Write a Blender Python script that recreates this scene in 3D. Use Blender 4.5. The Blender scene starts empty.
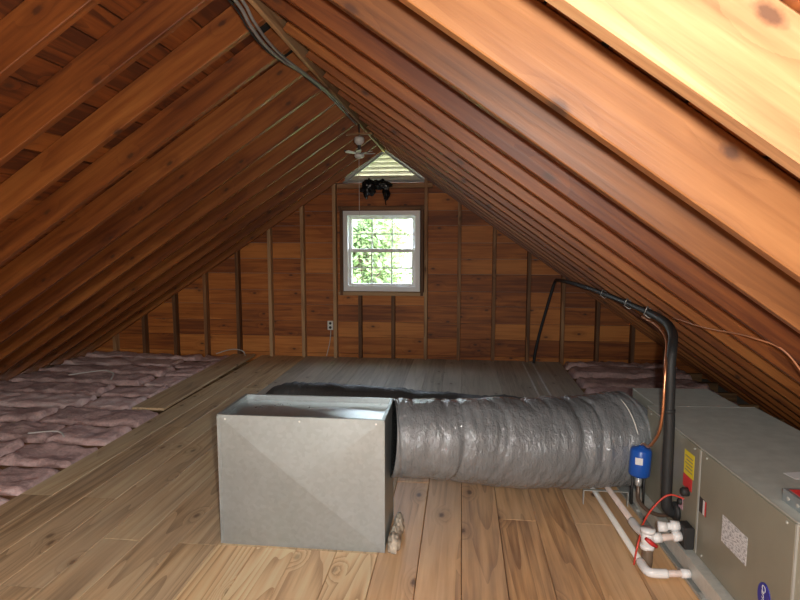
import bpy, math, random
from mathutils import Vector, Matrix, noise
random.seed(11)
S = bpy.context.scene
COL = S.collection

# ------------------------------------------------------------------ camera
cam_d = bpy.data.cameras.new('camera'); cam = bpy.data.objects.new('camera', cam_d); COL.objects.link(cam)
cam_d.sensor_width = 36; cam_d.lens = 565/800*36; cam_d.clip_start = .02; cam_d.clip_end = 500
PITCH = math.atan(60/565); YAW = math.atan(62/math.hypot(565, 60))
cam.location = (0, 0, 1.46)
cam.rotation_euler = (math.pi/2-PITCH, 0, YAW)
S.camera = cam
# ------------------------------------------------------------------ world
W = bpy.data.worlds.new('sky'); S.world = W; W.use_nodes = True
wn = W.node_tree.nodes; wl = W.node_tree.links; wn.clear()
sky = wn.new('ShaderNodeTexSky'); sky.sky_type = 'NISHITA'; sky.sun_disc = False
sky.sun_elevation = math.radians(42); sky.sun_rotation = math.radians(150); sky.dust_density = 3.0
bg = wn.new('ShaderNodeBackground'); bg.inputs['Strength'].default_value = 5.0
wo = wn.new('ShaderNodeOutputWorld')
hs = wn.new('ShaderNodeHueSaturation'); hs.inputs['Saturation'].default_value = .45; wl.new(sky.outputs[0], hs.inputs['Color']); wl.new(hs.outputs[0], bg.inputs[0]); wl.new(bg.outputs[0], wo.inputs[0])
# camera flash, a little to the right of and above the lens
fl = bpy.data.lights.new('camera_flash', 'POINT'); fl.energy = 170; fl.shadow_soft_size = .02; fl.color = (1, .965, .90)
flo = bpy.data.objects.new('camera_flash', fl); flo.location = (.072, .0, 1.478); COL.objects.link(flo)
# daylight portals in the far window and the added one behind the camera
for py, rx in ((6.93, -1), (-2.04, 1)):
    pd = bpy.data.lights.new('window_portal', 'AREA'); pd.shape = 'RECTANGLE'; pd.size = .98; pd.size_y = 1.03; pd.cycles.is_portal = True
    po = bpy.data.objects.new('window_portal', pd); po.location = (-.975, py, 1.32); po.rotation_euler = (rx*math.pi/2, 0, 0); COL.objects.link(po)
# exposure
S.view_settings.view_transform = 'Standard'; S.view_settings.look = 'None'
S.view_settings.exposure = 0.0; S.view_settings.gamma = 1.0; S.view_settings.use_curve_mapping = False

# ------------------------------------------------------------------ dimensions
XR = -.93          # ridge
ZU = 2.53          # apex of the rafter undersides
SLR, SLL = .71, .652   # slopes of the right and left roof
def trig(sgn):
    t = math.atan(SLR if sgn > 0 else SLL); return math.cos(t), math.sin(t)
SL, CT = SLR, math.cos(math.atan(.68))
RD = .146          # rafter depth
YW = 6.80          # face of the studs on the far wall
YB = -2.0          # wall behind the camera
ZS = ZU + RD/CT    # apex of sheathing underside

# ------------------------------------------------------------------ materials
def new_mat(name):
    m = bpy.data.materials.new(name); m.use_nodes = True
    nt = m.node_tree; b = nt.nodes['Principled BSDF']
    return m, nt, b
def N(nt, typ, **kw):
    n = nt.nodes.new(typ)
    for k, v in kw.items(): setattr(n, k, v)
    return n
def math_n(nt, op, a, b=None, c=None):
    n = N(nt, 'ShaderNodeMath', operation=op)
    for i, v in enumerate((a, b, c)):
        if v is None: continue
        if isinstance(v, (int, float)): n.inputs[i].default_value = v
        else: nt.links.new(v, n.inputs[i])
    return n.outputs[0]
def vmul(nt, v, xyz):
    n = N(nt, 'ShaderNodeVectorMath', operation='MULTIPLY'); nt.links.new(v, n.inputs[0]); n.inputs[1].default_value = xyz
    return n.outputs[0]
def ramp(nt, fac, stops):
    r = N(nt, 'ShaderNodeValToRGB'); nt.links.new(fac, r.inputs[0])
    e = r.color_ramp.elements
    while len(e) > 1: e.remove(e[0])
    e[0].position = stops[0][0]; e[0].color = (*stops[0][1], 1)
    for p, c in stops[1:]:
        q = e.new(p); q.color = (*c, 1)
    return r.outputs[0]
def mixc(nt, fac, a, b, blend='MIX'):
    n = N(nt, 'ShaderNodeMix', data_type='RGBA', blend_type=blend)
    for sock, v in ((n.inputs['Factor'], fac), (n.inputs[6], a), (n.inputs[7], b)):
        if isinstance(v, (int, float)): sock.default_value = v
        elif isinstance(v, tuple): sock.default_value = (*v, 1)
        else: nt.links.new(v, sock)
    return n.outputs[2]
def noise_t(nt, vec, scale, detail=3, rough=.5, dist=0):
    n = N(nt, 'ShaderNodeTexNoise'); nt.links.new(vec, n.inputs['Vector'])
    n.inputs['Scale'].default_value = scale; n.inputs['Detail'].default_value = detail
    n.inputs['Roughness'].default_value = rough; n.inputs['Distortion'].default_value = dist
    return n.outputs['Fac']
def coords(nt, rnd=True):
    tc = N(nt, 'ShaderNodeTexCoord'); v = tc.outputs['Object']
    oi = N(nt, 'ShaderNodeObjectInfo')
    if rnd:
        c = N(nt, 'ShaderNodeCombineXYZ')
        for i, k in enumerate((71.3, 37.7, 53.1)): nt.links.new(math_n(nt, 'MULTIPLY', oi.outputs['Random'], k), c.inputs[i])
        a = N(nt, 'ShaderNodeVectorMath', operation='ADD'); nt.links.new(v, a.inputs[0]); nt.links.new(c.outputs[0], a.inputs[1]); v = a.outputs[0]
    return v, oi.outputs['Random']
def wood(name, dark, mid, light, rough=.5, ring=12, ring_amt=.35, knots=1.0, var=.35, dirt=None, dirt_amt=0, spec=.5, knot_col=(.06, .02, .008), ks=(2.2, 4.2, 0), kp=.45, ls=(.3, 4.5, 4.5)):
    m, nt, b = new_mat(name)
    v, rnd = coords(nt)
    streak = noise_t(nt, vmul(nt, v, (1.6, 30, 30)), 1, 4, .6)
    # knots
    vo = N(nt, 'ShaderNodeTexVoronoi'); sx_ = N(nt, 'ShaderNodeSeparateXYZ'); nt.links.new(vmul(nt, v, ks), sx_.inputs[0]); cx_ = N(nt, 'ShaderNodeCombineXYZ'); nt.links.new(sx_.outputs[0], cx_.inputs[0]); nt.links.new(math_n(nt, 'ADD', sx_.outputs[1], sx_.outputs[2]), cx_.inputs[1])
    vo.voronoi_dimensions = '2D'; nt.links.new(cx_.outputs[0], vo.inputs['Vector']); vo.inputs['Scale'].default_value = 1
    ksep = N(nt, 'ShaderNodeSeparateColor'); nt.links.new(vo.outputs['Color'], ksep.inputs[0])
    kd = math_n(nt, 'ADD', math_n(nt, 'MULTIPLY_ADD', noise_t(nt, v, 60, 3, .6), .05, math_n(nt, 'ADD', vo.outputs['Distance'], -.025)), math_n(nt, 'GREATER_THAN', ksep.outputs[0], kp))
    kr = N(nt, 'ShaderNodeMapRange'); nt.links.new(kd, kr.inputs[0]); kr.inputs[1].default_value = .03; kr.inputs[2].default_value = .075
    kr.inputs[3].default_value = 1; kr.inputs[4].default_value = 0
    kh = N(nt, 'ShaderNodeMapRange'); nt.links.new(kd, kh.inputs[0]); kh.inputs[1].default_value = .05; kh.inputs[2].default_value = .26
    kh.inputs[3].default_value = 1; kh.inputs[4].default_value = 0
    low = noise_t(nt, vmul(nt, v, ls), 1, 1.5, .4)
    low2 = math_n(nt, 'MULTIPLY_ADD', kh.outputs[0], .12, low)
    t = math_n(nt, 'FRACT', math_n(nt, 'MULTIPLY', low2, ring))
    tri = math_n(nt, 'POWER', t, 2.2)
    f = math_n(nt, 'MULTIPLY_ADD', tri, -ring_amt, math_n(nt, 'MULTIPLY_ADD', streak, 1.0, ring_amt*.38))
    patch = noise_t(nt, vmul(nt, v, (1.1, 2.5, 2.5)), 1, 3, .55)
    f = math_n(nt, 'ADD', f, math_n(nt, 'MULTIPLY_ADD', patch, .6, -.3))
    f = math_n(nt, 'ADD', f, math_n(nt, 'MULTIPLY_ADD', rnd, var, -var/2))
    col = ramp(nt, f, [(.18, dark), (.5, mid), (.85, light)])
    if dirt:
        d = noise_t(nt, vmul(nt, v, (.9, 2, 2)), 1.3, 5, .65)
        dm = N(nt, 'ShaderNodeMapRange'); nt.links.new(d, dm.inputs[0]); dm.inputs[1].default_value = .35; dm.inputs[2].default_value = .7
        dm.inputs[3].default_value = 0; dm.inputs[4].default_value = dirt_amt
        col = mixc(nt, dm.outputs[0], col, dirt)
    if knots:
        col = mixc(nt, math_n(nt, 'MULTIPLY', kh.outputs[0], .35*knots), col, dark)
        col = mixc(nt, math_n(nt, 'MULTIPLY', kr.outputs[0], .85*knots), col, knot_col)
    nt.links.new(col, b.inputs['Base Color'])
    b.inputs['Roughness'].default_value = rough; b.inputs['Specular IOR Level'].default_value = spec
    bp = N(nt, 'ShaderNodeBump'); bp.inputs['Strength'].default_value = .25; bp.inputs['Distance'].default_value = .004
    nt.links.new(math_n(nt, 'ADD', streak, patch), bp.inputs['Height']); nt.links.new(bp.outputs[0], b.inputs['Normal'])
    return m
def plain(name, col, rough=.5, metal=0, spec=.5, nscale=0, namt=.15, bump=0, bscale=40):
    m, nt, b = new_mat(name)
    b.inputs['Roughness'].default_value = rough; b.inputs['Metallic'].default_value = metal; b.inputs['Specular IOR Level'].default_value = spec
    v, rnd = coords(nt, False)
    n = noise_t(nt, v, nscale or 8, 4, .6)
    d = tuple(c*(1-namt) for c in col); l = tuple(min(1, c*(1+namt)) for c in col)
    nt.links.new(ramp(nt, n, [(.3, d), (.7, l)]), b.inputs['Base Color'])
    if bump:
        bp = N(nt, 'ShaderNodeBump'); bp.inputs['Strength'].default_value = bump; bp.inputs['Distance'].default_value = .004
        nt.links.new(noise_t(nt, v, bscale, 4, .6), bp.inputs['Height']); nt.links.new(bp.outputs[0], b.inputs['Normal'])
    return m

M = {}
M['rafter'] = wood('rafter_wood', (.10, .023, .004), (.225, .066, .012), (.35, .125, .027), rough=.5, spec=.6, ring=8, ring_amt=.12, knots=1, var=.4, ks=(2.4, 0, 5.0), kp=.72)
M['rafter_half_glare'] = wood('rafter_wood_half_glare', (.105, .034, .008), (.22, .078, .020), (.34, .14, .045), rough=.48, spec=.8, ring=8, ring_amt=.12, knots=1, var=.3, ks=(2.4, 0, 5.0), kp=.72)  # second and third right rafters: weaker flash glare mixed into the wood colour
M['rafter_glare'] = wood('rafter_wood_glare', (.15, .058, .020), (.33, .160, .068), (.48, .27, .13), rough=.45, spec=.8, ring=8, ring_amt=.10, knots=1, var=.1, ks=(2.4, 0, 5.0), kp=.72)  # nearest right rafter: flash glare painted in as a paler wood colour
M['sheath'] = wood('sheathing_wood', (.075, .018, .004), (.20, .052, .009), (.31, .10, .02), rough=.6, ring=9, ring_amt=.2, knots=1, var=.6)
M['wall'] = wood('wall_board_wood', (0.192, 0.050, 0.010), (0.432, 0.130, 0.022), (0.624, 0.228, 0.048), rough=.6, ring=9, ring_amt=.15, knots=1, var=.5, ks=(2.4, 0, 5.0), kp=.72, ls=(.3, 4.5, 6))
M['stud'] = wood('stud_wood', (.12, .052, .02), (.28, .13, .052), (.50, .31, .16), rough=.65, ring=8, ring_amt=.2, knots=.6, var=.9)
M['plank'] = wood('plank_wood_worn', (0.315, 0.204, 0.103), (0.660, 0.455, 0.251), (0.828, 0.675, 0.408), rough=.55, ring=14, ring_amt=.25, knots=.7, var=.35, dirt=(0.471, 0.385, 0.282), dirt_amt=.55)
M['plank_new'] = wood('plank_wood_light', (0.538, 0.310, 0.142), (0.833, 0.564, 0.295), (0.900, 0.739, 0.444), rough=.5, ring=20, ring_amt=.5, knots=.4, var=.2, dirt=(0.605, 0.484, 0.349), dirt_amt=.3)
M['plank_red'] = wood('plank_wood_reddish', (0.321, 0.160, 0.071), (0.709, 0.405, 0.186), (0.900, 0.590, 0.304), rough=.5, ring=16, ring_amt=.22, knots=.9, var=.35, dirt=(0.557, 0.389, 0.254), dirt_amt=.55)
M['plank_grey_sheen'] = wood('plank_wood_grey_sheen', (0.317, 0.297, 0.238), (0.528, 0.495, 0.409), (0.686, 0.647, 0.554), rough=.5, ring=12, ring_amt=.2, knots=.6, var=.4, dirt=(0.502, 0.482, 0.422), dirt_amt=.6)  # far planks: dusty grey plus the window's daylight sheen put into the colour
M['joist'] = wood('joist_wood', (.10, .05, .02), (.22, .12, .05), (.32, .19, .09), rough=.7, ring=8, ring_amt=.2, knots=.5)
M['felt'] = plain('roof_felt', (.02, .018, .016), .9)
M['plaster'] = plain('lath_plaster', (.30, .26, .22), .9)
M['siding'] = plain('outer_siding', (.35, .33, .30), .8)
M['vinyl'] = plain('white_vinyl', (.88, .89, .90), .35, namt=.02)
M['lattice'] = plain('grille_white', (.80, .80, .78), .4, namt=.03)
M['louvre'] = plain('louvre_tan', (.62, .58, .46), .5, namt=.1)
M['ventframe'] = plain('vent_frame_grey', (.30, .31, .31), .5, namt=.2)
M['black_plastic'] = plain('black_plastic', (.012, .012, .013), .22, bump=.6, bscale=30)
M['white_metal'] = plain('white_enamel', (.72, .72, .70), .35, namt=.05)
M['dark_metal'] = plain('dark_metal', (.03, .03, .032), .4)
M['cord_white'] = plain('cord_white', (.62, .60, .56), .5)
M['cable_grey'] = plain('cable_grey', (.23, .23, .23), .45)
M['black_foam'] = plain('black_foam', (.020, .021, .022), .6, bump=.3, bscale=60)
M['pvc'] = plain('pvc_white', (.80, .78, .72), .35, nscale=14, namt=.06)
M['pvc_bright'] = plain('pvc_fitting', (.86, .86, .85), .3, namt=.03)
M['pvc_pink'] = plain('pvc_primer_stain', (.72, .60, .54), .4, nscale=9, namt=.15)
M['red'] = plain('red_plastic', (.62, .03, .03), .4)
M['redwire'] = plain('red_wire', (.60, .05, .03), .4)
M['brownwire'] = plain('brown_wire', (.42, .18, .09), .45)
M['blue'] = plain('blue_enamel', (.015, .10, .46), .3, namt=.08)
M['copper'] = plain('copper', (.72, .33, .17), .3, metal=.9, namt=.15, nscale=20)
M['bronze'] = plain('dull_bronze', (.16, .11, .08), .35, metal=.4)
M['trap'] = plain('brown_trap', (.18, .13, .09), .25)
M['unit_side'] = plain('cabinet_paint', (.31, .295, .23), .42, metal=.25, nscale=5, namt=.05)
M['unit_top'] = plain('cabinet_top', (.46, .475, .43), .65, nscale=14, namt=.10)  # paler, rougher grey for the top panels
M['unit_edge'] = plain('cabinet_edge', (.50, .50, .46), .4, metal=.3)
M['dark_rubber'] = plain('dark_rubber', (.025, .025, .025), .6)
M['yellow'] = plain('yellow_sticker', (.80, .66, .03), .45, namt=.03)
M['redst'] = plain('red_sticker', (.70, .05, .05), .45, namt=.03)
M['pinktag'] = plain('pink_tag', (.60, .36, .42), .5)
M['white_st'] = plain('white_sticker', (.78, .78, .78), .45, namt=.03)
M['blackst'] = plain('black_sticker', (.04, .04, .04), .45)
M['logo_blue'] = plain('logo_blue', (.02, .025, .30), .3, namt=.02)
M['foam_beige'] = plain('beige_foam', (.55, .48, .38), .85, nscale=40, namt=.35, bump=.8, bscale=50)
M['outlet'] = plain('outlet_plate', (.78, .77, .72), .35, namt=.03)
M['bark'] = plain('bark', (.16, .12, .09), .9)
M['leaf'] = plain('leaf_green', (.06, .105, .035), .6, nscale=1.5, namt=.5)
M['leaf2'] = plain('leaf_pale', (.15, .19, .08), .6, nscale=1.5, namt=.4)
M['lawn'] = plain('lawn', (.12, .20, .05), .9, nscale=2, namt=.3)
M['strip'] = plain('strip_metal', (.78, .78, .75), .5)
M['tie'] = plain('wire_tie', (.62, .62, .60), .35, metal=.5)

def galvanized(name, base, rough, metal):
    m, nt, b = new_mat(name); v, rnd = coords(nt, False)
    vo = N(nt, 'ShaderNodeTexVoronoi'); nt.links.new(v, vo.inputs['Vector']); vo.inputs['Scale'].default_value = 55
    sep = N(nt, 'ShaderNodeSeparateColor'); nt.links.new(vo.outputs['Color'], sep.inputs[0])
    big = noise_t(nt, v, 4, 4, .6)
    f = math_n(nt, 'MULTIPLY_ADD', sep.outputs[0], .25, math_n(nt, 'MULTIPLY', big, .8))
    nt.links.new(ramp(nt, f, [(.2, tuple(c*.86 for c in base)), (.8, tuple(min(1, c*1.1) for c in base))]), b.inputs['Base Color'])
    nt.links.new(math_n(nt, 'MULTIPLY_ADD', f, .16, rough-.08), b.inputs['Roughness'])
    b.inputs['Metallic'].default_value = metal
    return m
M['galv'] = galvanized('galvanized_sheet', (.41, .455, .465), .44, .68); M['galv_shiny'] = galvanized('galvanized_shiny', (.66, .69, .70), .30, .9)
M['rail'] = galvanized('galvanized_rail', (.66, .66, .61), .5, .3); M['galv_dull'] = galvanized('galvanized_dull', (.50, .51, .48), .5, .45)

def flex_mat(name, base, rough, metal, ribs, crinkle):
    m, nt, b = new_mat(name); v, rnd = coords(nt, False)
    n1 = noise_t(nt, vmul(nt, v, (110, 9, 9)), 1, 4, .65, .3)
    n2 = noise_t(nt, vmul(nt, v, (1.6, 1, 1)), 26, 5, .6, .8)
    n3 = noise_t(nt, v, 5, 3, .5)
    h = math_n(nt, 'MULTIPLY_ADD', n1, ribs, math_n(nt, 'MULTIPLY', n2, crinkle))
    bp = N(nt, 'ShaderNodeBump'); bp.inputs['Strength'].default_value = .9; bp.inputs['Distance'].default_value = .012
    nt.links.new(h, bp.inputs['Height']); nt.links.new(bp.outputs[0], b.inputs['Normal'])
    nt.links.new(ramp(nt, math_n(nt, 'MULTIPLY_ADD', n1, .4, math_n(nt, 'MULTIPLY', n3, .6)), [(.3, tuple(c*.7 for c in base)), (.7, tuple(c*1.2 for c in base))]), b.inputs['Base Color'])
    b.inputs['Roughness'].default_value = rough; b.inputs['Metallic'].default_value = metal
    return m
M['flex'] = flex_mat('flex_duct_jacket', (.27, .29, .305), .13, .25, .3, .9)
M['flex_dark'] = flex_mat('flex_duct_jacket_dark', (.075, .075, .074), .65, .0, .3, .6)

def insul_mat():
    m, nt, b = new_mat('pink_fibreglass'); v, rnd = coords(nt)
    n = noise_t(nt, vmul(nt, v, (3, 6, 6)), 1.5, 6, .7); n2 = noise_t(nt, v, 45, 5, .7)
    f = math_n(nt, 'ADD', math_n(nt, 'MULTIPLY_ADD', n, .9, -.2), math_n(nt, 'MULTIPLY_ADD', n2, .5, math_n(nt, 'MULTIPLY_ADD', rnd, .24, -.17)))
    nt.links.new(ramp(nt, f, [(.25, (.48, .33, .31)), (.5, (.78, .54, .51)), (.8, (.92, .78, .75))]), b.inputs['Base Color'])
    b.inputs['Roughness'].default_value = .95; b.inputs['Specular IOR Level'].default_value = .1
    bp = N(nt, 'ShaderNodeBump'); bp.inputs['Strength'].default_value = .9; bp.inputs['Distance'].default_value = .015
    nt.links.new(math_n(nt, 'ADD', n, n2), bp.inputs['Height']); nt.links.new(bp.outputs[0], b.inputs['Normal'])
    return m
M['insul'] = insul_mat()
def print_mat():
    m, nt, b = new_mat('printed_label'); v, rnd = coords(nt, False)
    n = noise_t(nt, vmul(nt, v, (1, 60, 190)), 1.0, 2, .6)
    nt.links.new(ramp(nt, n, [(.40, (.33, .33, .35)), (.52, (.72, .72, .73))]), b.inputs['Base Color']); b.inputs['Roughness'].default_value = .45
    return m
M['print'] = print_mat()
def glass_mat():
    m = bpy.data.materials.new('window_glass'); m.use_nodes = True; nt = m.node_tree; nt.nodes.clear()
    o = N(nt, 'ShaderNodeOutputMaterial'); mx = N(nt, 'ShaderNodeMixShader'); t = N(nt, 'ShaderNodeBsdfTransparent'); g = N(nt, 'ShaderNodeBsdfGlossy')
    t.inputs[0].default_value = (.95, .97, .96, 1); g.inputs['Roughness'].default_value = .03; mx.inputs[0].default_value = .06
    nt.links.new(t.outputs[0], mx.inputs[1]); nt.links.new(g.outputs[0], mx.inputs[2]); nt.links.new(mx.outputs[0], o.inputs[0])
    return m
M['glass'] = glass_mat()

# ------------------------------------------------------------------ mesh helpers
def link(name, data, parent=None):
    o = bpy.data.objects.new(name, data); COL.objects.link(o)
    if parent: o.parent = parent
    return o
def mk(name, verts, faces, mat, parent=None, smooth=False):
    me = bpy.data.meshes.new(name); me.from_pydata([tuple(v) for v in verts], [], faces); me.update()
    me.materials.append(mat if not isinstance(mat, str) else M[mat])
    if smooth: me.polygons.foreach_set('use_smooth', [True]*len(me.polygons))
    return link(name, me, parent)
def tag(o, label=None, cat=None, group=None, kind=None):
    if label: o['label'] = label
    if cat: o['category'] = cat
    if group: o['group'] = group
    if kind: o['kind'] = kind
    return o
def empty(name, loc=(0, 0, 0), rz=0):
    o = bpy.data.objects.new(name, None); COL.objects.link(o); o.location = loc; o.rotation_euler = (0, 0, rz); o.empty_display_size = .1
    return o
class MB:
    def __init__(s): s.v = []; s.f = []
    def add(s, v, f):
        b = len(s.v); s.v += [tuple(x) for x in v]; s.f += [[i+b for i in q] for q in f]; return s
    def box(s, x0, x1, y0, y1, z0, z1):
        v = [(x, y, z) for z in (z0, z1) for y in (y0, y1) for x in (x0, x1)]
        return s.add(v, [(0, 2, 3, 1), (4, 5, 7, 6), (0, 1, 5, 4), (1, 3, 7, 5), (3, 2, 6, 7), (2, 0, 4, 6)])
    def cbox(s, x0, x1, y0, y1, z0, z1, c=.004):
        # all-edge chamfered box
        xs, ys, zs = (x0, x1), (y0, y1), (z0, z1); sg = (1, -1); v = []; idx = {}
        for i in (0, 1):
            for j in (0, 1):
                for k in (0, 1):
                    a = (xs[i], ys[j], zs[k]); d = (sg[i]*c, sg[j]*c, sg[k]*c)
                    for ax in range(3):
                        p = [a[q]+(0 if q == ax else d[q]) for q in range(3)]; idx[i, j, k, ax] = len(v); v.append(p)
        f = []
        for ax in range(3):
            o1, o2 = (ax+1) % 3, (ax+2) % 3
            for e in (0, 1):
                def g(p, q):
                    t = [0, 0, 0]; t[ax] = e; t[o1] = p; t[o2] = q; return idx[t[0], t[1], t[2], ax]
                q = [g(0, 0), g(1, 0), g(1, 1), g(0, 1)]; f.append(q if e else q[::-1])
            for p in (0, 1):
                for q in (0, 1):
                    def h(e, a_):
                        t = [0, 0, 0]; t[ax] = e; t[o1] = p; t[o2] = q; return idx[t[0], t[1], t[2], a_]
                    qd = [h(0, o1), h(1, o1), h(1, o2), h(0, o2)]; f.append(qd if p == q else qd[::-1])
        for i in (0, 1):
            for j in (0, 1):
                for k in (0, 1):
                    t = [idx[i, j, k, a_] for a_ in range(3)]; f.append(t if (i+j+k) % 2 else t[::-1])
        return s.add(v, f)
    def prism(s, poly, a, b, axis='y'):
        n = len(poly); v = []
        for t in (a, b):
            for p, q in poly: v.append((p, t, q) if axis == 'y' else ((t, p, q) if axis == 'x' else (p, q, t)))
        return s.add(v, [list(range(n))[::-1], list(range(n, 2*n))]+[(i, (i+1) % n, n+(i+1) % n, n+i) for i in range(n)])
    def tube(s, pts, r, seg=10, cap=True):
        pts = [Vector(p) for p in pts]; rs = r if isinstance(r, (list, tuple)) else [r]*len(pts)
        up = None; base = len(s.v)
        for i, p in enumerate(pts):
            t = (pts[min(i+1, len(pts)-1)]-pts[max(i-1, 0)]).normalized()
            if up is None: up = t.orthogonal().normalized()
            up = (up-t*up.dot(t)).normalized(); w = t.cross(up)
            for k in range(seg):
                a = 2*math.pi*k/seg; s.v.append(tuple(p+(up*math.cos(a)+w*math.sin(a))*rs[i]))
        for i in range(len(pts)-1):
            for k in range(seg):
                k2 = (k+1) % seg; s.f.append([base+i*seg+k, base+i*seg+k2, base+(i+1)*seg+k2, base+(i+1)*seg+k])
        if cap:
            s.f.append([base+k for k in range(seg)][::-1]); s.f.append([base+(len(pts)-1)*seg+k for k in range(seg)])
        return s
    def lathe(s, prof, c, axis=(0, 0, 1), seg=20):
        ax = Vector(axis).normalized(); pts = [Vector(c)+ax*h for _, h in prof]; up = ax.orthogonal().normalized(); w = ax.cross(up); base = len(s.v)
        for p, (r, h) in zip(pts, prof):
            for k in range(seg):
                a = 2*math.pi*k/seg; s.v.append(tuple(p+(up*math.cos(a)+w*math.sin(a))*r))
        for i in range(len(prof)-1):
            for k in range(seg):
                k2 = (k+1) % seg; s.f.append([base+i*seg+k, base+i*seg+k2, base+(i+1)*seg+k2, base+(i+1)*seg+k])
        s.f.append([base+k for k in range(seg)][::-1]); s.f.append([base+(len(prof)-1)*seg+k for k in range(seg)])
        return s
    def build(s, name, mat, parent=None, smooth=False): return mk(name, s.v, s.f, mat, parent, smooth)
def cr(pts, n=10):
    """Catmull-Rom through the points (tuples of any length)."""
    P = [pts[0]]+list(pts)+[pts[-1]]; out = []
    for i in range(1, len(P)-2):
        a, b, c, d = P[i-1:i+3]
        for k in range(n):
            t = k/n
            out.append(tuple(.5*((2*b[q])+(-a[q]+c[q])*t+(2*a[q]-5*b[q]+4*c[q]-d[q])*t*t+(-a[q]+3*b[q]-3*c[q]+d[q])*t**3) for q in range(len(b))))
    out.append(tuple(pts[-1])); return out
_bd = {}
def board(name, L, Wd, T, mat, parent, center, X=(1, 0, 0), Y=(0, 1, 0), c=.003):
    """a board, its length along its own x; alike boards share one mesh"""
    key = (round(L, 3), round(Wd, 3), round(T, 3), mat, name)
    if key not in _bd:
        h, w = Wd/2, T/2
        pr = [(-h+c, -w), (h-c, -w), (h, -w+c), (h, w-c), (h-c, w), (-h+c, w), (-h, w-c), (-h, -w+c)]
        mb = MB().prism(pr, -L/2, L/2, 'x'); me = bpy.data.meshes.new(name); me.from_pydata(mb.v, [], [f[::-1] for f in mb.f]); me.update(); me.materials.append(M[mat])
        _bd[key] = me
    o = link(name, _bd[key], parent)
    X = Vector(X).normalized(); Y = Vector(Y).normalized(); Z = X.cross(Y)
    m = Matrix((X, Y, Z)).transposed().to_4x4(); m.translation = Vector(center); o.matrix_basis = m
    return o
R = random.uniform

# ================================================================== FLOOR
floor = tag(MB().box(-5.4, 3.19, YB-.1, YW+.135, -.20, -.17).build('floor', 'plaster'), 'attic floor of wide worn planks laid over joists', None, kind='structure')
jy = [3.28+.405*k for k in range(-12, 9)]
for y in jy: board('floor_joist', 7.55, .135, .045, 'joist', floor, (-1.1, y, -.0925), (1, 0, 0), (0, 0, 1))
edges = [-.376+.195*k for k in range(-11, 12)]
def plank(x0, x1, y0, y1, mat): board('floor_plank', y1-y0-.003, x1-x0-R(.0015, .0032), .021, mat, floor, ((x0+x1)/2, (y0+y1)/2, -.0108+R(-.0012, .0008)), (0, 1, 0), (-1, 0, 0), .0022)
for i in range(len(edges)-1):
    x0, x1 = edges[i], edges[i+1]; xm = (x0+x1)/2
    yend = YW+.06 if xm < 1.18 else 3.9
    if -1.16 < xm < -.37: js = [YB, 2.475, random.choice((4.49, 4.9))]
    else: js = [YB, random.choice((1.66, 2.065, 2.47, 2.875, 3.28)), random.choice((4.09, 4.495, 4.9, 5.305))]
    js = [j for j in js if j < yend-.3]+[yend]
    for a, b in zip(js, js[1:]):
        ym = (a+b)/2
        if a > 3.9: mt = 'plank_grey_sheen' if xm > -2.0 else 'plank'
        elif -1.16 < xm < -.37 and b < 2.6: mt = 'plank_new'
        elif xm > -.37: mt = 'plank_red'
        else: mt = 'plank'
        plank(x0, x1, a, b, mt)
x = edges[0]
while x > -4.3:      # planks left of the walkway, near the camera
    plank(x-.195, x, YB, 2.44, 'plank'); x -= .195

# ================================================================== ROOF
ceil = MB()
for sgn in (-1, 1):
    CT_, ST_ = trig(sgn); Lr = 5.25; e = (XR+sgn*Lr*CT_, ZS+.024/CT-Lr*ST_); t0 = ZS+.024/CT
    ceil.prism([(XR, t0), e, (e[0], e[1]+.05), (XR, t0+.05)][::sgn], YB-.1, YW+.25)
ceil = tag(ceil.build('ceiling', 'felt'), 'pitched attic roof of reddish brown rafters and sheathing boards', None, kind='structure')
def slope_pt(sgn, s, d):    # s along the slope from the ridge (underside line), d above the underside plane
    c_, s_ = trig(sgn); return XR+sgn*(s*c_+d*s_), ZU-s*s_+d*c_
def rafter(sgn, y, L=4.68):
    s0 = .02; c_, s_ = trig(sgn); L = 4.68 if sgn > 0 else 4.98; mat = 'rafter' if sgn < 0 or y > 1.8 else ('rafter_glare' if y < 1.0 else 'rafter_half_glare')  # near right rafters take the colours with flash glare put in
    x, z = slope_pt(sgn, s0+L/2, RD/2)
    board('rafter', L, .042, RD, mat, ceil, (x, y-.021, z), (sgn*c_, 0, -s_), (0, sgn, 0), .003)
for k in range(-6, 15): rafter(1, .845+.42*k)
for k in range(-9, 13): rafter(-1, 1.98+.404*k)
s = .02; row = 0
while s < 5.0:
    w = random.choice((.19, .19, .24, .14))
    for sgn in (-1, 1):
        c_, s_ = trig(sgn)
        if sgn > 0 and s > 4.7: continue
        js = [YB, R(.5, 2.2), R(3.4, 5), YW+.1]
        for a, b in zip(js, js[1:]):
            x, z = slope_pt(sgn, s+w/2+RD*(SLR if sgn > 0 else SLL), RD+.0125)
            board('sheathing_board', b-a-.006, w-.003, .022, 'sheath', ceil, (x, (a+b)/2, z), (0, 1, 0), (-sgn*c_, 0, s_), .002)
    s += w+random.choice((.003, .004, .004, .014))
board('ridge_board', YW-YB-.02, .19, .024, 'stud', ceil, (XR, (YW+YB)/2, 2.59), (0, 1, 0), (0, 0, 1))

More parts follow.
